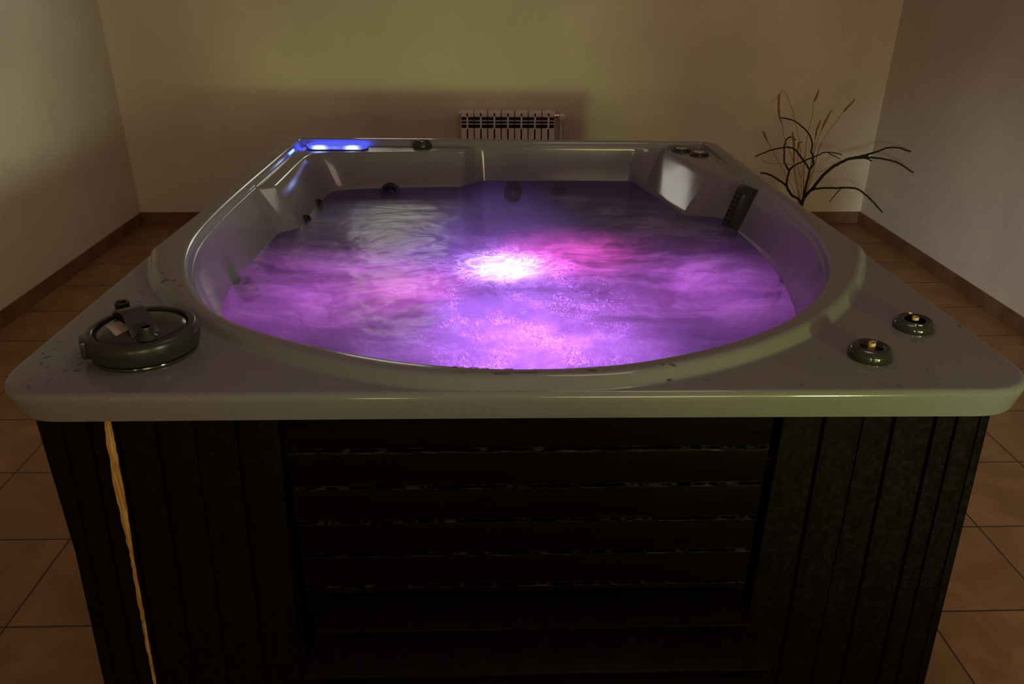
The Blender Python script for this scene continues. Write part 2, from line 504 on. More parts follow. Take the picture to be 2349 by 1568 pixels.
# ---- fittings on the rim
def fitting(x, y, z, r, h, hole, stub=True, m=None, chrome=False):
    bm = bmesh.new()
    T = Matrix.Translation((x,y,z))
    pr = [(r*.93,-.004),(r*.99,.0),(r,.35*h),(r*.97,.6*h),(r*.88,.85*h),(r*.76,.97*h),(hole+.004,h),(hole,.9*h),(hole*.9,.45*h)]
    if not stub: pr = pr+[(hole*.5,.42*h),(.001,.42*h)]
    else: pr = pr+[(.008,.40*h),(.001,.40*h)]
    add_lathe(bm, pr, 48, T)
    o = link('valve', bm, m or M_GREEN, TUB, True, 50)
    return o
v1 = fitting(.684,1.226,.80,.0385,.023,.021)
bm = bmesh.new(); T = Matrix.Translation((.684,1.226,.80))
add_lathe(bm, [(.0062,.009),(.0062,.026),(.0058,.0275),(.004,.0275),(.0038,.020),(.001,.020)], 20, T)
s1 = link('stub', bm, M_STUB, v1); s1['label'] = 'short yellowish plastic stub'
v2 = fitting(.826,1.349,.80,.0385,.018,.019)
bm = bmesh.new(); T = Matrix.Translation((.826,1.349,.80))
add_lathe(bm, [(.0062,.007),(.0062,.021),(.0058,.0225),(.004,.0225),(.0038,.016),(.001,.016)], 20, T)
s2 = link('stub', bm, M_STUB, v2); s2['label'] = 'short yellowish plastic stub'
bm = bmesh.new(); add_lathe(bm, [(.0305,.0165),(.0300,.0185),(.0285,.0187),(.0280,.0165)], 48, Matrix.Translation((.826,1.349,.80)))
link('ring', bm, M_GREEN, v2)
v3 = fitting(-.249,3.052,.7965,.037,.026,.024, False, M_GREY)
bm = bmesh.new()
for a in range(3):
    Rm = Matrix.Translation((-.249,3.052,.7965)) @ Matrix.Rotation(a*2*pi/3+.5,4,'Z')
    add_box(bm, 0,.026,-.0035,.0035,.010,.0245,.001,Rm)
add_lathe(bm, [(.007,.008),(.007,.024),(.001,.025)], 16, Matrix.Translation((-.249,3.052,.7965)))
link('spoke', bm, M_GREY2, v3)
for (x, y) in ((.748,2.995),(.800,2.925)):
    v = fitting(x, y, .7965, .037, .011, .026, False, M_GREY)
    bm = bmesh.new()
    add_lathe(bm, [(.0235,.006),(.023,.011),(.018,.013),(.012,.012),(.001,.012)], 32, Matrix.Translation((x,y,.7965)))
    c = link('cap', bm, M_CHROME, v); c['label'] = 'chrome cap'

# ---- jets on the basin walls
def jet(x, y, z, nrm, r, ball=True):
    n = Vector(nrm).normalized()
    M = Matrix.Translation((x,y,z)) @ n.to_track_quat('Z','Y').to_matrix().to_4x4()
    bm = bmesh.new()
    add_lathe(bm, [(r*.9,-.02),(r,-.004),(r,.005),(r*.9,.012),(r*.72,.014),(r*.6,.008),(r*.58,.002),(.001,.0015)], 40, M)
    o = link('jet', bm, M_GREY, TUB)
    if ball:
        bm = bmesh.new()
        add_lathe(bm, [(r*.50,.0015),(r*.48,.010),(r*.36,.019),(r*.22,.021),(r*.18,.012),(.001,.011)], 28, M)
        link('nozzle', bm, M_GREY2, o)
jet(-.366,2.921,.652,(0.03,-1,.25),.038)
jet(-.600,2.71,.660,(1,-.15,.3),.028)
jet(-.600,2.515,.660,(1,-.15,.3),.028)
jet(-.632,1.95,.640,(1,-.15,.4),.028)
jet(.101,3.004,.625,(0,-1,.15),.034)
jet(.285,3.004,.625,(0,-1,.15),.034)
jet(.655,2.545,.628,(-.3,-1,.3),.034)
jet(.775,1.93,.625,(-1,-.1,.3),.030)

# ---- skimmer grille on the right wall
def grille():
    o0 = Vector((.826,2.487,.800)); ex = Vector((.030,-.088,-.001)); 
    ez = Vector((-.051,-.026,-.135))
    x = ex.normalized(); z = -ez.normalized(); 
    nrm = z.cross(x).normalized()
    if nrm.x > 0: nrm = -nrm
    y = nrm
    W, H, D = ex.length, ez.length+.03, .026
    M = Matrix((x,y,z)).transposed().to_4x4(); M.translation = o0
    bm = bmesh.new()
    add_box(bm, 0, W, -.05, 0, -H, 0, .002, M)     # body
    add_box(bm, 0, W, .0, .003, -.030, 0, .0008, M)
    W1 = W*.44
    add_box(bm, W1, W, 0, .003, -H, -.03, .0008, M)
    for i in range(8):
        a = -.030-i*.0155
        add_box(bm, 0, W1, 0, .003, a-.0155, a-.0082, .0005, M)
    add_box(bm, 0, .003, 0, .003, -H, -.03, 0, M)
    add_box(bm, W1*.47, W1*.47+.005, 0, .003, -H, -.046, 0, M)
    add_box(bm, 0, W1, 0, .003, -H, -.1455, 0, M)
    g = link('skimmer_grille', bm, M_GREY, TUB, True, 30)
    bm = bmesh.new(); add_box(bm, .002, W1-.001, .0002, .0008, -H+.004, -.026, 0, M)
    link('slot', bm, M_BLACK, g)
grille()

# ------------------------------------------------------------------ filter lid on the left deck
LX, LY = -.612, 1.270
LID = thing('filter_lid', 'round dark grey plastic filter lid with arched handle lying on the front left deck', 'lid', (LX,LY,.80))
T = Matrix.Translation((LX,LY,.8003))
bm = bmesh.new()
add_lathe(bm, [(.080,0),(.0885,0),(.0895,.003),(.0885,.006),(.080,.0065)], 72, T)
link('flange', bm, M_GREEN, LID)
bm = bmesh.new()
add_lathe(bm, [(.076,.0066),(.083,.0075),(.090,.0095),(.0935,.016),(.0950,.030),(.0945,.040),(.0915,.0465),(.0870,.0490),(.0805,.0492),(.0785,.0475),(.0780,.040),(.070,.038),(.001,.038)], 96, T)
Rm = T @ Matrix.Rotation(radians(208),4,'Z')
add_box(bm, .084,.101,-.020,.020,.012,.044,.004,Rm)
link('rim', bm, M_GREY, LID)
bm = bmesh.new()
add_lathe(bm, [(.0745,.0385),(.0755,.043),(.0735,.0455),(.062,.0490),(.045,.0525),(.025,.0545),(.001,.055)], 72, T)
link('dome', bm, M_GREY2, LID)
# handle: arched strap between two knobs
ka, kb = Vector((-.655,1.313)), Vector((-.590,1.230))
dv = (kb-ka); Lh = dv.length; ang = atan2(dv.y, dv.x)
M = Matrix.Translation((ka.x,ka.y,.80)) @ Matrix.Rotation(ang,4,'Z')
bm = bmesh.new(); n = 24; secs = []
for i in range(n+1):
    t = i/n; x = -.004+(Lh+.008)*t; z = .047+.032*sin(pi*(.04+.92*t))**.62
    w = .019+.004*abs(2*t-1)
    secs.append([bm.verts.new(M @ Vector(p)) for p in ((x,-w,z),(x,w,z),(x,w,z-.005),(x,-w,z-.005))])
for a, b in zip(secs[:-1], secs[1:]):
    for j in range(4): bm.faces.new((a[j],a[(j+1)%4],b[(j+1)%4],b[j]))
bm.faces.new(secs[0]); bm.faces.new(secs[-1][::-1])
link('handle', bm, M_GREY2, LID, True, 35)
for q, (p, off) in enumerate(((ka, -.016),(kb, .014))):
    bm = bmesh.new()
    c = p+dv.normalized()*off
    K = Matrix.Translation((c.x,c.y,.80))
    zt = .071 if q == 0 else .070
    add_lathe(bm, [(.017,.040),(.0165,.052),(.0118,.055),(.0115,zt-.003),(.0108,zt),(.0082,zt),(.0078,zt-.010),(.001,zt-.010)], 24, K)
    for i in range(18):
        Rk = K @ Matrix.Rotation(i*2*pi/18,4,'Z'); add_box(bm, .0112,.0124,-.0008,.0008,.056,zt-.002,0,Rk)
    link('knob', bm, M_GREY, LID, True, 40)
bm = bmesh.new()
def domez(x, y):
    r = sqrt((x-LX)**2+(y-LY)**2)
    pr = [(0,.055),(.025,.0545),(.045,.0525),(.062,.0490),(.0735,.0455),(.09,.04)]
    for (a, za), (b, zb_) in zip(pr[:-1], pr[1:]):
        if r <= b: return .8003+za+(zb_-za)*(r-a)/(b-a)
    return .84
c4 = [Vector((-.670,1.262)), Vector((-.654,1.280)), Vector((-.616,1.240)), Vector((-.634,1.219))]
g = []
for i in range(9):
    row = []
    for j in range(7):
        u, v = i/8, j/6
        p = c4[0].lerp(c4[3],u).lerp(c4[1].lerp(c4[2],u), v)
        row.append(bm.verts.new((p.x,p.y,domez(p.x,p.y)+.0010)))
    g.append(row)
for i in range(8):
    for j in range(6): bm.faces.new((g[i][j],g[i+1][j],g[i+1][j+1],g[i][j+1]))
st = bmesh.ops.solidify(bm, geom=bm.faces[:], thickness=.0006)
s = link('sticker', bm, M_STICK, LID); s['label'] = 'small pale paper sticker with faint print'

# ------------------------------------------------------------------ water
HX, HY = .045, 2.06
def mat_water():
    t = NT('bubbling_water'); p = t.pos()
    q = t.vmath('SUBTRACT', p, (HX,HY,ZW))
    sep = t.n('ShaderNodeSeparateXYZ'); t.l(q, sep.inputs[0])
    flat = t.n('ShaderNodeCombineXYZ'); t.l(sep.outputs[0], flat.inputs[0]); t.l(sep.outputs[1], flat.inputs[1])
    rad = t.vmath('LENGTH', flat.outputs[0])
    wn = t.n('ShaderNodeTexNoise'); t.l(flat.outputs[0], wn.inputs['Vector']); wn.inputs['Scale'].default_value = 2.6; wn.inputs['Detail'].default_value = 3
    warp = t.vmath('SCALE', t.vmath('SUBTRACT', wn.outputs['Color'], (.5,.5,.5))); warp.node.inputs['Scale'].default_value = .30
    w = t.vmath('ADD', flat.outputs[0], warp)
    def polar(center, kd, kr, wv):
        d = t.vmath('SUBTRACT', wv, center); L = t.vmath('LENGTH', d); nv = t.vmath('NORMALIZE', d)
        ns = t.n('ShaderNodeSeparateXYZ'); t.l(nv, ns.inputs[0])
        st = t.n('ShaderNodeCombineXYZ')
        t.l(t.math('MULTIPLY', ns.outputs[0], kd), st.inputs[0]); t.l(t.math('MULTIPLY', ns.outputs[1], kd), st.inputs[1]); t.l(t.math('MULTIPLY', L, kr), st.inputs[2])
        return st.outputs[0]
    # jets drive the surface outward from the front wall and away from the middle
    fan = polar((.03,-1.05,0), 9.0, 2.4, w)
    mid = polar((0,0,0), 4.0, 2.6, w)
    streak = t.noise(mid, 1.5, 5, .62, .5)
    fans = t.noise(fan, 1.7, 5, .66, .4)
    mp = t.n('ShaderNodeMapping'); t.l(w, mp.inputs[0]); mp.inputs['Scale'].default_value = (1.3,4.0,1)
    drift = t.noise(mp.outputs[0], 2.0, 6, .60, .5)
    cloud = t.noise(w, 2.2, 4, .55, .4)
    wsm = t.vmath('SCALE', t.vmath('SUBTRACT', wn.outputs['Color'], (.5,.5,.5))); wsm.node.inputs['Scale'].default_value = .10
    rip = polar((.03,-1.25,0), 95.0, 40.0, t.vmath('ADD', flat.outputs[0], wsm))
    ridge = t.ramp(t.math('ABSOLUTE', t.math('SUBTRACT', t.noise(rip, 1.1, 3, .6, .9), .5)), .0, .055, 1, 0)
    swirl = t.ramp(t.math('ABSOLUTE', t.math('SUBTRACT', t.noise(t.vmath('ADD', w, warp), 9, 4, .65, 1.8), .5)), .0, .07, 1, 0)
    # where the front jet throws a plume of fine ripples, their sparkle painted in
    px = t.math('DIVIDE', t.math('SUBTRACT', sep.outputs[0], .06), .30)
    py = t.math('DIVIDE', t.math('ADD', sep.outputs[1], .32), .52)
    pl = t.math('ADD', t.math('MULTIPLY', px, px), t.math('MULTIPLY', py, py))
    plume = t.ramp(t.math('ADD', pl, t.math('MULTIPLY', t.math('SUBTRACT', cloud, .5), 1.2)), .25, 1.25, 1, 0)
    core = t.ramp(rad, .03, .30, 1, 0)
    f = t.math('ADD', t.math('MULTIPLY', streak, .30), t.math('MULTIPLY', drift, .80))
    f = t.math('ADD', f, t.math('MULTIPLY', cloud, .30))
    f = t.math('ADD', f, t.math('MULTIPLY', fans, .30))
    foam = t.ramp(f, .62, 1.18)
    edge = t.ramp(t.math('ADD', rad, t.math('MULTIPLY', t.math('SUBTRACT', cloud, .5), .4)), .72, .92, 1, .05)
    foam = t.math('MULTIPLY', foam, edge)
    front = t.ramp(sep.outputs[1], -.75, .15, 1, 0)
    lo = t.math('ADD', .14, t.math('MULTIPLY', front, .26))
    lo = t.math('MAXIMUM', lo, t.math('MULTIPLY', core, .5))
    dens = t.math('ADD', lo, t.math('MULTIPLY', foam, t.math('SUBTRACT', .90, lo)))
    spark = t.math('MULTIPLY', t.math('MULTIPLY', ridge, t.ramp(t.noise(flat.outputs[0], 9, 3, .6), .36, .62)), plume)
    spark = t.math('MAXIMUM', spark, t.math('MULTIPLY', swirl, core))
    dens = t.math('MAXIMUM', dens, t.math('MULTIPLY', spark, .95))
    # long slanting paths through bubbles are milky
    lw = t.n('ShaderNodeLayerWeight'); lw.inputs[0].default_value = .5
    graze = t.ramp(lw.outputs['Facing'], .76, .93, 0, .55)
    dens = t.math('MAXIMUM', dens, graze)
    tcol = t.mixc(spark, (.40,.40,.40), (1,1,1))  # sparkle painted as a whiter translucent colour
    bumpn = t.bump(t.math('ADD', t.math('MULTIPLY', ridge, .12), drift), .5, .03)
    tr = t.n('ShaderNodeBsdfTranslucent'); t.l(tcol, tr.inputs[0]); t.l(bumpn, tr.inputs['Normal'])
    df = t.n('ShaderNodeBsdfDiffuse'); t.l(t.mixc(foam, (.05,.05,.055), (.62,.64,.60)), df.inputs[0]); t.l(bumpn, df.inputs['Normal'])
    m1 = t.n('ShaderNodeMixShader'); m1.inputs[0].default_value = .36
    t.l(tr.outputs[0], m1.inputs[1]); t.l(df.outputs[0], m1.inputs[2])
    tp = t.n('ShaderNodeBsdfTransparent'); tp.inputs[0].default_value = (.90,.88,.98,1)
    m2 = t.n('ShaderNodeMixShader'); t.l(dens, m2.inputs[0]); t.l(tp.outputs[0], m2.inputs[1]); t.l(m1.outputs[0], m2.inputs[2])
    gl = t.n('ShaderNodeBsdfGlossy'); gl.inputs['Roughness'].default_value = .26
    gb = t.bump(t.math('ADD', drift, t.math('MULTIPLY', fans, .3)), .22, .02); t.l(gb, gl.inputs['Normal'])
    fr = t.n('ShaderNodeFresnel'); fr.inputs[0].default_value = 1.33
    m3 = t.n('ShaderNodeMixShader'); t.l(fr.outputs[0], m3.inputs[0]); t.l(m2.outputs[0], m3.inputs[1]); t.l(gl.outputs[0], m3.inputs[2])
    t.l(m3.outputs[0], t.out.inputs[0])
    return t.m
M_WATER = mat_water()
bm = bmesh.new(); NR = 110; step = 4; ringsW = []
for i in range(1, NR+1):
    f = (i/NR)**.9; row = []
    for k in range(0, NA, step):
        th = 2*pi*k/NA; r = f*(rJ[k]+.003)
        x, y = CEN.x+r*cos(th), CEN.y+r*sin(th)
        d = sqrt((x-HX)**2+(y-HY)**2)
        amp = .0045*max(.25, 1-d/1.0)*(1 if f < .93 else max(0,(1-f)/.07))
        h = noise.fractal(Vector((x*6,y*6,1.3)), .9, 2.1, 4)
        h += .5*noise.fractal(Vector((x*19,y*19,4.3)), .9, 2.1, 3)
        row.append(bm.verts.new((x,y,ZW+amp*h)))
    ringsW.append(row)
n = len(ringsW[0])
for a, b in zip(ringsW[:-1], ringsW[1:]):
    for k in range(n):
        j = (k+1)%n; bm.faces.new((a[k],b[k],b[j],a[j]))
bm.faces.new(ringsW[0])
W = link('tub_water', bm, M_WATER, None, True, 180, True)
W['kind'] = 'stuff'; W['label'] = 'churning purple lit water with white foam inside the hot tub'; W['category'] = 'water'

# beads and trails of water on the rim
def mat_drop():
    t = NT('clear_water_bead')
    gl = t.n('ShaderNodeBsdfGlossy'); gl.inputs['Roughness'].default_value = .03
    tp = t.n('ShaderNodeBsdfTransparent'); tp.inputs[0].default_value = (1,1,1,1)
    fr = t.n('ShaderNodeFresnel'); fr.inputs[0].default_value = 1.33
    m = t.n('ShaderNodeMixShader'); t.l(fr.outputs[0], m.inputs[0]); t.l(tp.outputs[0], m.inputs[1]); t.l(gl.outputs[0], m.inputs[2])
    t.l(m.outputs[0], t.out.inputs[0]); return t.m
M_DROP = mat_drop()
def rim_z(x, y):
    v = Vector((x,y))-CEN; th = atan2(v.y, v.x) % (2*pi); k = int(th/(2*pi)*NA) % NA
    pr = fillet(shell_profile(k)); r = v.length
    best = None
    for a, b in zip(pr[:-1], pr[1:]):
        lo, hi = min(a.x,b.x), max(a.x,b.x)
        if lo <= r <= hi and hi > lo:
            z = a.y+(b.y-a.y)*(r-a.x)/(b.x-a.x) if b.x != a.x else max(a.y,b.y)
            if best is None or z > best: best = z
    return best if best is not None else .80
bm = bmesh.new(); rnd = random.Random(5)
def bead(x, y, rx, ry, h, rot=0, n=18, wob=.25):
    c, s = cos(rot), sin(rot); ph = [rnd.uniform(-wob,wob) for _ in range(n)]
    rr = [1+.5*(ph[i]+ph[i-1]) for i in range(n)]
    rows = []
    for f, hh in ((1,0),(.92,.55),(.7,.9),(.35,1)):
        row = []
        for i in range(n):
            a = 2*pi*i/n; u, v = rx*f*rr[i]*cos(a), ry*f*rr[i]*sin(a)
            X, Y = x+u*c-v*s, y+u*s+v*c
            row.append(bm.verts.new((X,Y,rim_z(X,Y)+.0002+h*hh)))
        rows.append(row)
    for a, b in zip(rows[:-1], rows[1:]):
        for i in range(n):
            j = (i+1)%n; bm.faces.new((a[i],a[j],b[j],b[i]))
    bm.faces.new(rows[-1])
def trail(pts, w, h):
    P = catmull([(a,b,0) for a,b in pts], 6); rows = []
    for i, p in enumerate(P):
        t = i/(len(P)-1); d = (P[min(i+1,len(P)-1)]-P[max(i-1,0)]).normalized(); q = Vector((-d.y,d.x,0))
        k = w*(.35+.65*sin(pi*min(max(t,.03),.97))**.5)*rnd.uniform(.75,1.25)
        row = []
        for u, hh in ((-1,0),(-.7,.7),(0,1),(.7,.7),(1,0)):
            c = p+q*k*u; row.append(bm.verts.new((c.x,c.y,rim_z(c.x,c.y)+.0002+h*hh)))
        rows.append(row)
    for a, b in zip(rows[:-1], rows[1:]):
        for j in range(4): bm.faces.new((a[j],a[j+1],b[j+1],b[j]))
trail([(.008,1.133),(.020,1.130),(.045,1.134),(.075,1.134),(.10,1.137),(.125,1.141),(.150,1.142)], .0035, .0010)
bead(-.043,1.138,.006,.004,.0008); bead(.172,1.140,.010,.006,.0008,-.6);
for x in (-.06,-.04,-.02,.0,.035,.075,.085,.115,.138,.16):
    bead(x+rnd.uniform(-.006,.006), 1.154+.9*(x-.04)**2, rnd.uniform(.003,.009), .0025, .0012)
for (x, y, n_, sp) in ((-.76,1.22,16,.05),(-.72,1.15,10,.03),(-.66,1.58,12,.05),(-.60,1.48,8,.04),(.30,1.17,7,.03),(.60,1.115,6,.05),(.70,1.13,8,.05),(.86,1.25,6,.05),(.78,1.17,5,.04)):
    for i in range(n_):
        X, Y = x+rnd.gauss(0,sp), y+rnd.gauss(0,sp)
        v = Vector((X,Y))-CEN; k = int((atan2(v.y,v.x)%(2*pi))/(2*pi)*NA)%NA
        if not (rG[k]+.02 < v.length < rD[k]-.008): continue
        if (X-LX)**2+(Y-LY)**2 < .1**2: continue
        bead(X, Y, rnd.uniform(.002,.009), rnd.uniform(.0015,.004), rnd.uniform(.0003,.0007), rnd.uniform(0,3), 12, .35)
D = link('water_beads', bm, M_DROP, None, True, 180, True)
D['kind'] = 'stuff'; D['label'] = 'clear water beads and trickles splashed over the grey tub rim'; D['category'] = 'water'

# ------------------------------------------------------------------ slatted step in front of the tub
M_STEP = mat_simple('dark_step_wood', (.009,.0042,.003), .5, 0, .08, .4, 40)
STEP = thing('step_stool', 'dark wooden slatted step standing against the front of the hot tub', 'step', (.085,1.0,0))
x0, x1 = -.315, .484; zt = .335
for (ya, yb_) in ((1.054,1.144),(.953,1.040),(.852,.939)):
    bm = bmesh.new(); add_box(bm, x0, x1, ya, yb_, zt-.022, zt, .0025)
    link('slat', bm, M_STEP, STEP)
for sx in (x0+.03, x1-.07):
    bm = bmesh.new(); add_box(bm, sx, sx+.04, .86, 1.135, zt-.085, zt-.0225, .002); link('rail', bm, M_STEP, STEP)
    for yy in (.862, 1.093):
        bm = bmesh.new(); add_box(bm, sx, sx+.04, yy, yy+.04, 0.0, zt-.0855, .002); link('leg', bm, M_STEP, STEP)

# ------------------------------------------------------------------ radiator
RAD = thing('radiator', 'white sectional wall radiator behind the hot tub on the back wall', 'radiator', (.126,4.62,.1))
rx0, sw, yf_, zt, zb_ = -.147, .0779, 4.580, .691, .12
for i in range(7):
    a = rx0+i*sw; b = a+sw-.005; m = (a+b)/2
    bm = bmesh.new()
    add_box(bm, a, b, yf_, yf_+.012, .657, zt, .004)                # head plate
    add_box(bm, a, b, yf_+.003, yf_+.075, .662, zt-.002, .006)
    for zz in (.6365,.6180): add_box(bm, a, b, yf_+.001, yf_+.010, zz-.0025, zz+.0025, .0005)
    add_box(bm, a, b, yf_, yf_+.012, zb_, .595, .004)               # face plate
    add_box(bm, m-.005, m+.005, yf_, yf_+.017, zb_, .68, .001)      # spine
    add_box(bm, m-.020, m+.020, yf_+.04, yf_+.075, zb_, .67, .004) # water way
    link('section', bm, M_RADI, RAD, True, 35)
bm = bmesh.new(); add_box(bm, rx0+.004, rx0+7*sw-.009, yf_+.018, yf_+.030, zb_+.02, .658)  # black sheet added behind the slots, standing in for their shade
link('core', bm, M_BLACK, RAD)
RX = Matrix.Translation((rx0+7*sw-.005, yf_+.045, .660)) @ Matrix.Rotation(pi/2,4,'Y')
bm = bmesh.new(); add_lathe(bm, [(.013,0),(.013,.012),(.009,.014),(.009,.028),(.012,.029),(.012,.045),(.007,.046),(.001,.046)], 24, RX)
vb = link('valve', bm, M_CHROME, RAD)
bm = bmesh.new(); add_lathe(bm, [(.010,.0),(.018,.002),(.021,.010),(.020,.026),(.016,.032),(.001,.033)], 24, Matrix.Translation((rx0+7*sw+.040, yf_+.033, .660)) @ Matrix.Rotation(pi/2+.35,4,'X'))
link('valve_knob', bm, M_RADI, vb)
bm = bmesh.new(); add_tube(bm, [(rx0+7*sw+.034,yf_+.045,.652),(rx0+7*sw+.034,yf_+.045,.4),(rx0+7*sw+.034,yf_+.045,.10),(rx0+7*sw+.034,yf_+.06,.06),(rx0+7*sw+.034,yf_+.088,.055)], .007, n=12)
link('pipe', bm, M_RADI, RAD)
bm = bmesh.new(); add_lathe(bm, [(.013,0),(.013,.006),(.010,.010),(.010,.016),(.001,.017)], 20, Matrix.Translation((rx0,yf_+.045,.672)) @ Matrix.Rotation(-pi/2,4,'Y'))
link('plug', bm, M_RADI, RAD)
for sx in (.02,.34):
    bm = bmesh.new(); add_box(bm, sx-.01, sx+.01, yf_+.07, YB+.001, .60, .63, .001); link('bracket', bm, M_RADI, RAD)

# ------------------------------------------------------------------ dry twigs and grasses
BR={
 'b1':[(1.74,4.15,0.272),(1.737,4.14,0.36),(1.739,4.13,0.416),(1.736,4.12,0.464)],
 'b1l':[(1.736,4.12,0.464),(1.684,4.096,0.519),(1.622,4.072,0.579),(1.559,4.048,0.597),(1.468,4.024,0.585),(1.388,4.0,0.559)],
 'b1r':[(1.736,4.12,0.464),(1.754,4.131,0.494),(1.75,4.142,0.535),(1.741,4.153,0.554),(1.746,4.164,0.59),(1.73,4.176,0.631),(1.692,4.187,0.671),(1.638,4.198,0.707),(1.596,4.209,0.717),(1.563,4.22,0.717)],
 'b2':[(1.734,4.15,0.267),(1.677,4.163,0.314),(1.646,4.175,0.365),(1.649,4.188,0.402),(1.658,4.2,0.441)],
 'b2l':[(1.658,4.2,0.441),(1.631,4.21,0.476),(1.622,4.22,0.527),(1.622,4.23,0.59),(1.642,4.24,0.612),(1.669,4.25,0.608),(1.688,4.26,0.593)],
 'b2r':[(1.658,4.2,0.441),(1.671,4.18,0.47),(1.703,4.16,0.496),(1.756,4.14,0.529),(1.792,4.12,0.553),(1.834,4.1,0.561),(1.88,4.08,0.551)],
 'b2t':[(1.813,4.1,0.558),(1.842,4.08,0.544),(1.866,4.06,0.534)],
 'b3':[(1.734,4.15,0.267),(1.66,4.116,0.326),(1.605,4.082,0.388),(1.538,4.048,0.431),(1.484,4.014,0.461),(1.423,3.98,0.48)],
 'b4':[(1.739,4.15,0.277),(1.782,4.142,0.362),(1.837,4.133,0.451),(1.88,4.125,0.489),(1.93,4.117,0.52),(1.983,4.108,0.534),(2.029,4.1,0.55)],
 'b4u':[(2.005,4.1,0.54),(2.035,4.112,0.548),(2.078,4.124,0.558),(2.146,4.136,0.578),(2.206,4.148,0.576),(2.287,4.16,0.552)],
 'b4d':[(1.941,4.1,0.527),(2.0,4.087,0.537),(2.033,4.073,0.54),(2.107,4.06,0.533),(2.17,4.047,0.517),(2.214,4.033,0.494),(2.252,4.02,0.471)],
 'b4t':[(1.993,4.1,0.534),(2.023,4.09,0.53),(2.047,4.08,0.519)],
 'b5':[(1.774,4.14,0.345),(1.785,4.113,0.362),(1.859,4.086,0.373),(1.953,4.059,0.38),(1.982,4.031,0.377),(2.029,4.004,0.344),(2.063,3.977,0.312),(2.095,3.95,0.276)],
 'b5t':[(1.901,4.06,0.378),(1.86,4.03,0.35),(1.821,4.0,0.319)],
}
GR=[
 [(1.719,4.15,0.276),(1.654,4.142,0.491),(1.576,4.135,0.63),(1.555,4.127,0.69),(1.526,4.12,0.748),(1.509,4.112,0.815),(1.505,4.105,0.848)],
 [(1.724,4.15,0.276),(1.69,4.154,0.532),(1.617,4.157,0.743),(1.592,4.161,0.795),(1.564,4.164,0.848),(1.541,4.168,0.863),(1.529,4.172,0.842),(1.493,4.175,0.809)],
 [(1.737,4.15,0.276),(1.71,4.148,0.534),(1.703,4.145,0.641),(1.71,4.143,0.745),(1.703,4.14,0.803),(1.71,4.138,0.828),(1.719,4.135,0.868)],
 [(1.744,4.15,0.276),(1.762,4.16,0.561),(1.781,4.169,0.649),(1.8,4.179,0.706),(1.825,4.189,0.759)],
 [(1.744,4.15,0.276),(1.757,4.165,0.552),(1.762,4.179,0.656),(1.78,4.194,0.704)],
 [(1.748,4.15,0.276),(1.776,4.129,0.589),(1.835,4.108,0.731),(1.851,4.086,0.779),(1.882,4.065,0.831)],
 [(1.715,4.15,0.276),(1.515,4.118,0.57),(1.475,4.085,0.614),(1.43,4.053,0.678)],
 [(1.721,4.15,0.276),(1.684,4.196,0.558),(1.715,4.243,0.583)],
 [(1.728,4.15,0.276),(1.668,4.13,0.429),(1.609,4.11,0.66)],
 [(1.719,4.15,0.276),(1.668,4.135,0.415),(1.629,4.119,0.591),(1.603,4.104,0.661)],
 [(1.738,4.15,0.272),(1.739,4.214,0.458),(1.758,4.279,0.62)],
 [(1.733,4.15,0.276),(1.679,4.152,0.468),(1.526,4.154,0.489),(1.485,4.156,0.506),(1.487,4.158,0.522)],
 [(1.746,4.15,0.276),(1.772,4.181,0.426),(1.845,4.212,0.436),(1.947,4.242,0.487)],
 [(1.742,4.15,0.276),(1.771,4.153,0.423),(1.78,4.156,0.553),(1.791,4.16,0.596)],
]

PB = (1.722,4.15)
PLT = thing('dried_arrangement', 'spray of dark curved twigs and dry grass stalks in the right back corner', 'dried plant', (PB[0],PB[1],0))
bm = bmesh.new()
add_lathe(bm, [(.05,0),(.062,.004),(.085,.06),(.09,.11),(.075,.165),(.048,.20),(.045,.225),(.052,.235),(.046,.235),(.040,.222),(.042,.20),(.06,.16),(.001,.03)], 40, Matrix.Translation((PB[0],PB[1],0)))
link('vase', bm, M_VASE, PLT)
FOOT = (PB[0],PB[1],.06)
TH = {'b1':(.0065,.0055),'b1l':(.0052,.003),'b1r':(.0052,.003),'b2':(.006,.0055),'b2l':(.005,.003),'b2r':(.005,.0025),'b2t':(.003,.0018),'b3':(.0065,.0045),'b4':(.0085,.0075),'b4u':(.0062,.004),'b4d':(.006,.004),'b4t':(.005,.003),'b5':(.006,.004),'b5t':(.003,.002)}
MAIN = {'b1':['b1l','b1r'],'b2':['b2l','b2r','b2t'],'b3':[],'b4':['b4u','b4d','b4t','b5','b5t']}
rj = random.Random(2)
def knobby(pts, r0, r1):
    P = catmull(pts, 7)
    for i, p in enumerate(P[1:-1]): p += Vector((rj.uniform(-1,1),rj.uniform(-1,1),rj.uniform(-1,1)))*.0015
    return P
for kx, subs in MAIN.items():
    pts = list(BR[kx]); p0 = Vector(pts[0])
    foot = (PB[0]+(p0.x-PB[0])*.6, PB[1]+rj.uniform(-.02,.02), .07)
    bm = bmesh.new(); add_tube(bm, knobby([foot]+pts, *TH[kx]), *TH[kx])
    for s_ in subs: add_tube(bm, knobby(BR[s_], *TH[s_]), *TH[s_])
    link('twig', bm, M_TWIG, PLT, True, 60)
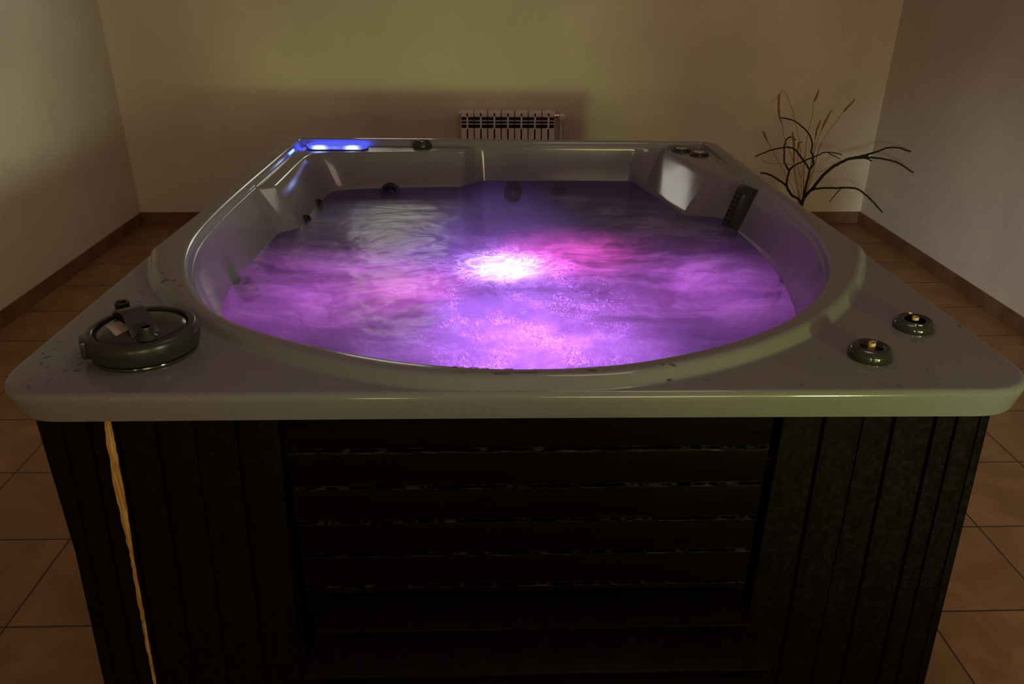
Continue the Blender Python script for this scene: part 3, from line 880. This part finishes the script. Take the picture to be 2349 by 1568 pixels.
for gi, pts in enumerate(GR):
    foot = (PB[0]+rj.uniform(-.025,.025), PB[1]+rj.uniform(-.025,.025), .09)
    bm = bmesh.new(); P = catmull([foot]+list(pts), 6)
    add_tube(bm, P, .0018, .0011, 5)
    if gi in (0,2,3,4,5,6,7,9):      # seed heads
        m = len(P); a0 = int(m*(.62 if gi not in (2,5,6) else .76))
        seg = P[a0:]
        if len(seg) > 2:
            add_tube(bm, seg, .002, lambda t: .0022+.0032*sin(pi*min(1,t*.95+.05)), 6)
            for k in range(0, len(seg)-1):
                for q in range(2):
                    d = (seg[min(k+1,len(seg)-1)]-seg[k]).normalized()+Vector((rj.uniform(-.5,.5),rj.uniform(-.5,.5),rj.uniform(-.2,.5)))
                    add_tube(bm, [seg[k], seg[k]+d.normalized()*.018], .0016, .0008, 4)
    link('grass_stalk', bm, M_STRAW, PLT, True, 60)

# ------------------------------------------------------------------ light
def area(name, loc, target, sx, sy, col, power, spread=180):
    l = bpy.data.lights.new(name, 'AREA'); l.shape = 'RECTANGLE'; l.size = sx; l.size_y = sy
    l.color = col; l.energy = power; l.spread = radians(spread)
    o = bpy.data.objects.new(name, l); COL.objects.link(o); o.location = loc
    o.rotation_euler = (Vector(target)-Vector(loc)).to_track_quat('-Z','Y').to_euler()
    return o
def point(name, loc, col, power, r=.03):
    l = bpy.data.lights.new(name, 'POINT'); l.color = col; l.energy = power; l.shadow_soft_size = r
    o = bpy.data.objects.new(name, l); COL.objects.link(o); o.location = loc; return o
# lit door pane behind the camera, high back window, daylight beams, green lamp, dim ceiling lamp
def spot(name, loc, target, col, power, ang, blend=1.0, r=.05):
    l = bpy.data.lights.new(name, 'SPOT'); l.color = col; l.energy = power; l.shadow_soft_size = r
    l.spot_size = radians(ang); l.spot_blend = blend
    o = bpy.data.objects.new(name, l); COL.objects.link(o); o.location = loc
    o.rotation_euler = (Vector(target)-Vector(loc)).to_track_quat('-Z','Y').to_euler(); return o
area('door_pane_light', (1.15,-4.55,1.36), (.3,4,.9), 2.0,1.0, (1.0,.80,.38), 72)
area('back_window_light', (-.56,YB-.02,1.66), (-.56,0,1.66), .46,.42, (1.0,.96,.82), 2.0)
area('front_fill_light', (-1.0,YF+.05,1.05), (0,3,.9), .35,.4, (1.0,.86,.50), 12)  # added second front light, meant to shine on the armrest face
spot('right_daylight', (2.25,-.9,1.40), (XL,3.2,1.10), (.86,1.0,.70), 420, 23, 1.0, .25)
spot('left_daylight', (-1.2,-4.5,1.6), (XR,2.9,.16), (.86,.96,1.0), 1000, 15, 1.0, .25)
spot('green_lamp', (1.75,-1.7,.90), (.84,1.1,.84), (.68,1.0,.30), 190, 26, 1.0, .12)
area('blue_lamp_glow', (-.572,3.063,.806), (-.572,4.0,.815), .22,.008, (.04,.07,1.0), .35)
area('blue_lamp_glow', (-.690,3.02,.806), (-2,2.9,.815), .06,.008, (.04,.07,1.0), .12)
area('ceiling_light', (.62,1.40,ZC-.03), (.62,1.40,0), .75,.75, (1.0,.82,.58), 5.0)
# underwater lamp, with added coloured lights that spread its glow
def lamp(name, x, y, z, col, power, ang, r=.06): return spot(name, (x,y,z), (x,y,2), col, power, ang, .6, r)
lamp('underwater_core', HX,HY,.55, (.85,.55,1.0), 5.5, 110, .04)
lamp('underwater_violet', HX,HY,.36, (.46,.15,1.0), 14, 125)
lamp('underwater_pink', .24,2.17,.48, (1.0,.08,.58), 12.0, 112)
lamp('underwater_magenta', -.20,1.90,.50, (1.0,.09,.72), 4.5, 105)
lamp('underwater_purple_front', .10,1.55,.40, (.56,.16,1.0), 30, 130, .08)
lamp('underwater_purple_left', -.40,1.90,.42, (.78,.17,.98), 12, 130, .08)
lamp('underwater_purple_right', .52,1.92,.42, (.72,.15,1.0), 12, 130, .08)
point('underwater_fill', (HX,2.2,.40), (.34,.12,1.0), 2.0, .12)
for nm, p_, q_, c_, e_ in (('underwater_fill_back', (.0,2.40,.50), (0.0,3.0,.12), (.34,.16,1.0), 20), ('underwater_fill_left', (-.15,2.1,.50), (-.70,2.05,.14), (.55,.15,1.0), 8), ('underwater_fill_right', (.30,2.1,.50), (.85,2.15,.14), (.55,.15,1.0), 8)):  # added to stand in for purple scattered onto the submerged walls
    spot(nm, p_, q_, c_, e_, 92, .25, .06)
w = bpy.data.worlds.new('room_air'); SC.world = w; w.use_nodes = True
w.node_tree.nodes['Background'].inputs[0].default_value = (.02,.018,.014,1); w.node_tree.nodes['Background'].inputs[1].default_value = 1

# ------------------------------------------------------------------ camera
cam = bpy.data.cameras.new('camera'); co = bpy.data.objects.new('camera', cam); COL.objects.link(co)
cam.sensor_width = 36; cam.sensor_fit = 'HORIZONTAL'; cam.lens = 1782.3728/2349*36
Fv = Vector((.03104,.9015,-.43166)); Rv = Vector((.9995,-.03059,.00798)); Dv = Vector((-.00601,-.43169,-.902))
M = Matrix((Rv, -Dv, -Fv)).transposed().to_4x4(); M.translation = (0,0,1.42)
co.matrix_world = M; cam.clip_start = .05
SC.camera = co
SC.view_settings.view_transform = 'Standard'; SC.view_settings.look = 'None'
SC.view_settings.exposure = 0; SC.view_settings.gamma = 1; SC.view_settings.use_curve_mapping = False
SC.cycles.use_denoising = True
SC.cycles.max_bounces = 10; SC.cycles.diffuse_bounces = 5; SC.cycles.transparent_max_bounces = 12
SC.cycles.caustics_reflective = False; SC.cycles.caustics_refractive = False
SC.cycles.sample_clamp_indirect = 4
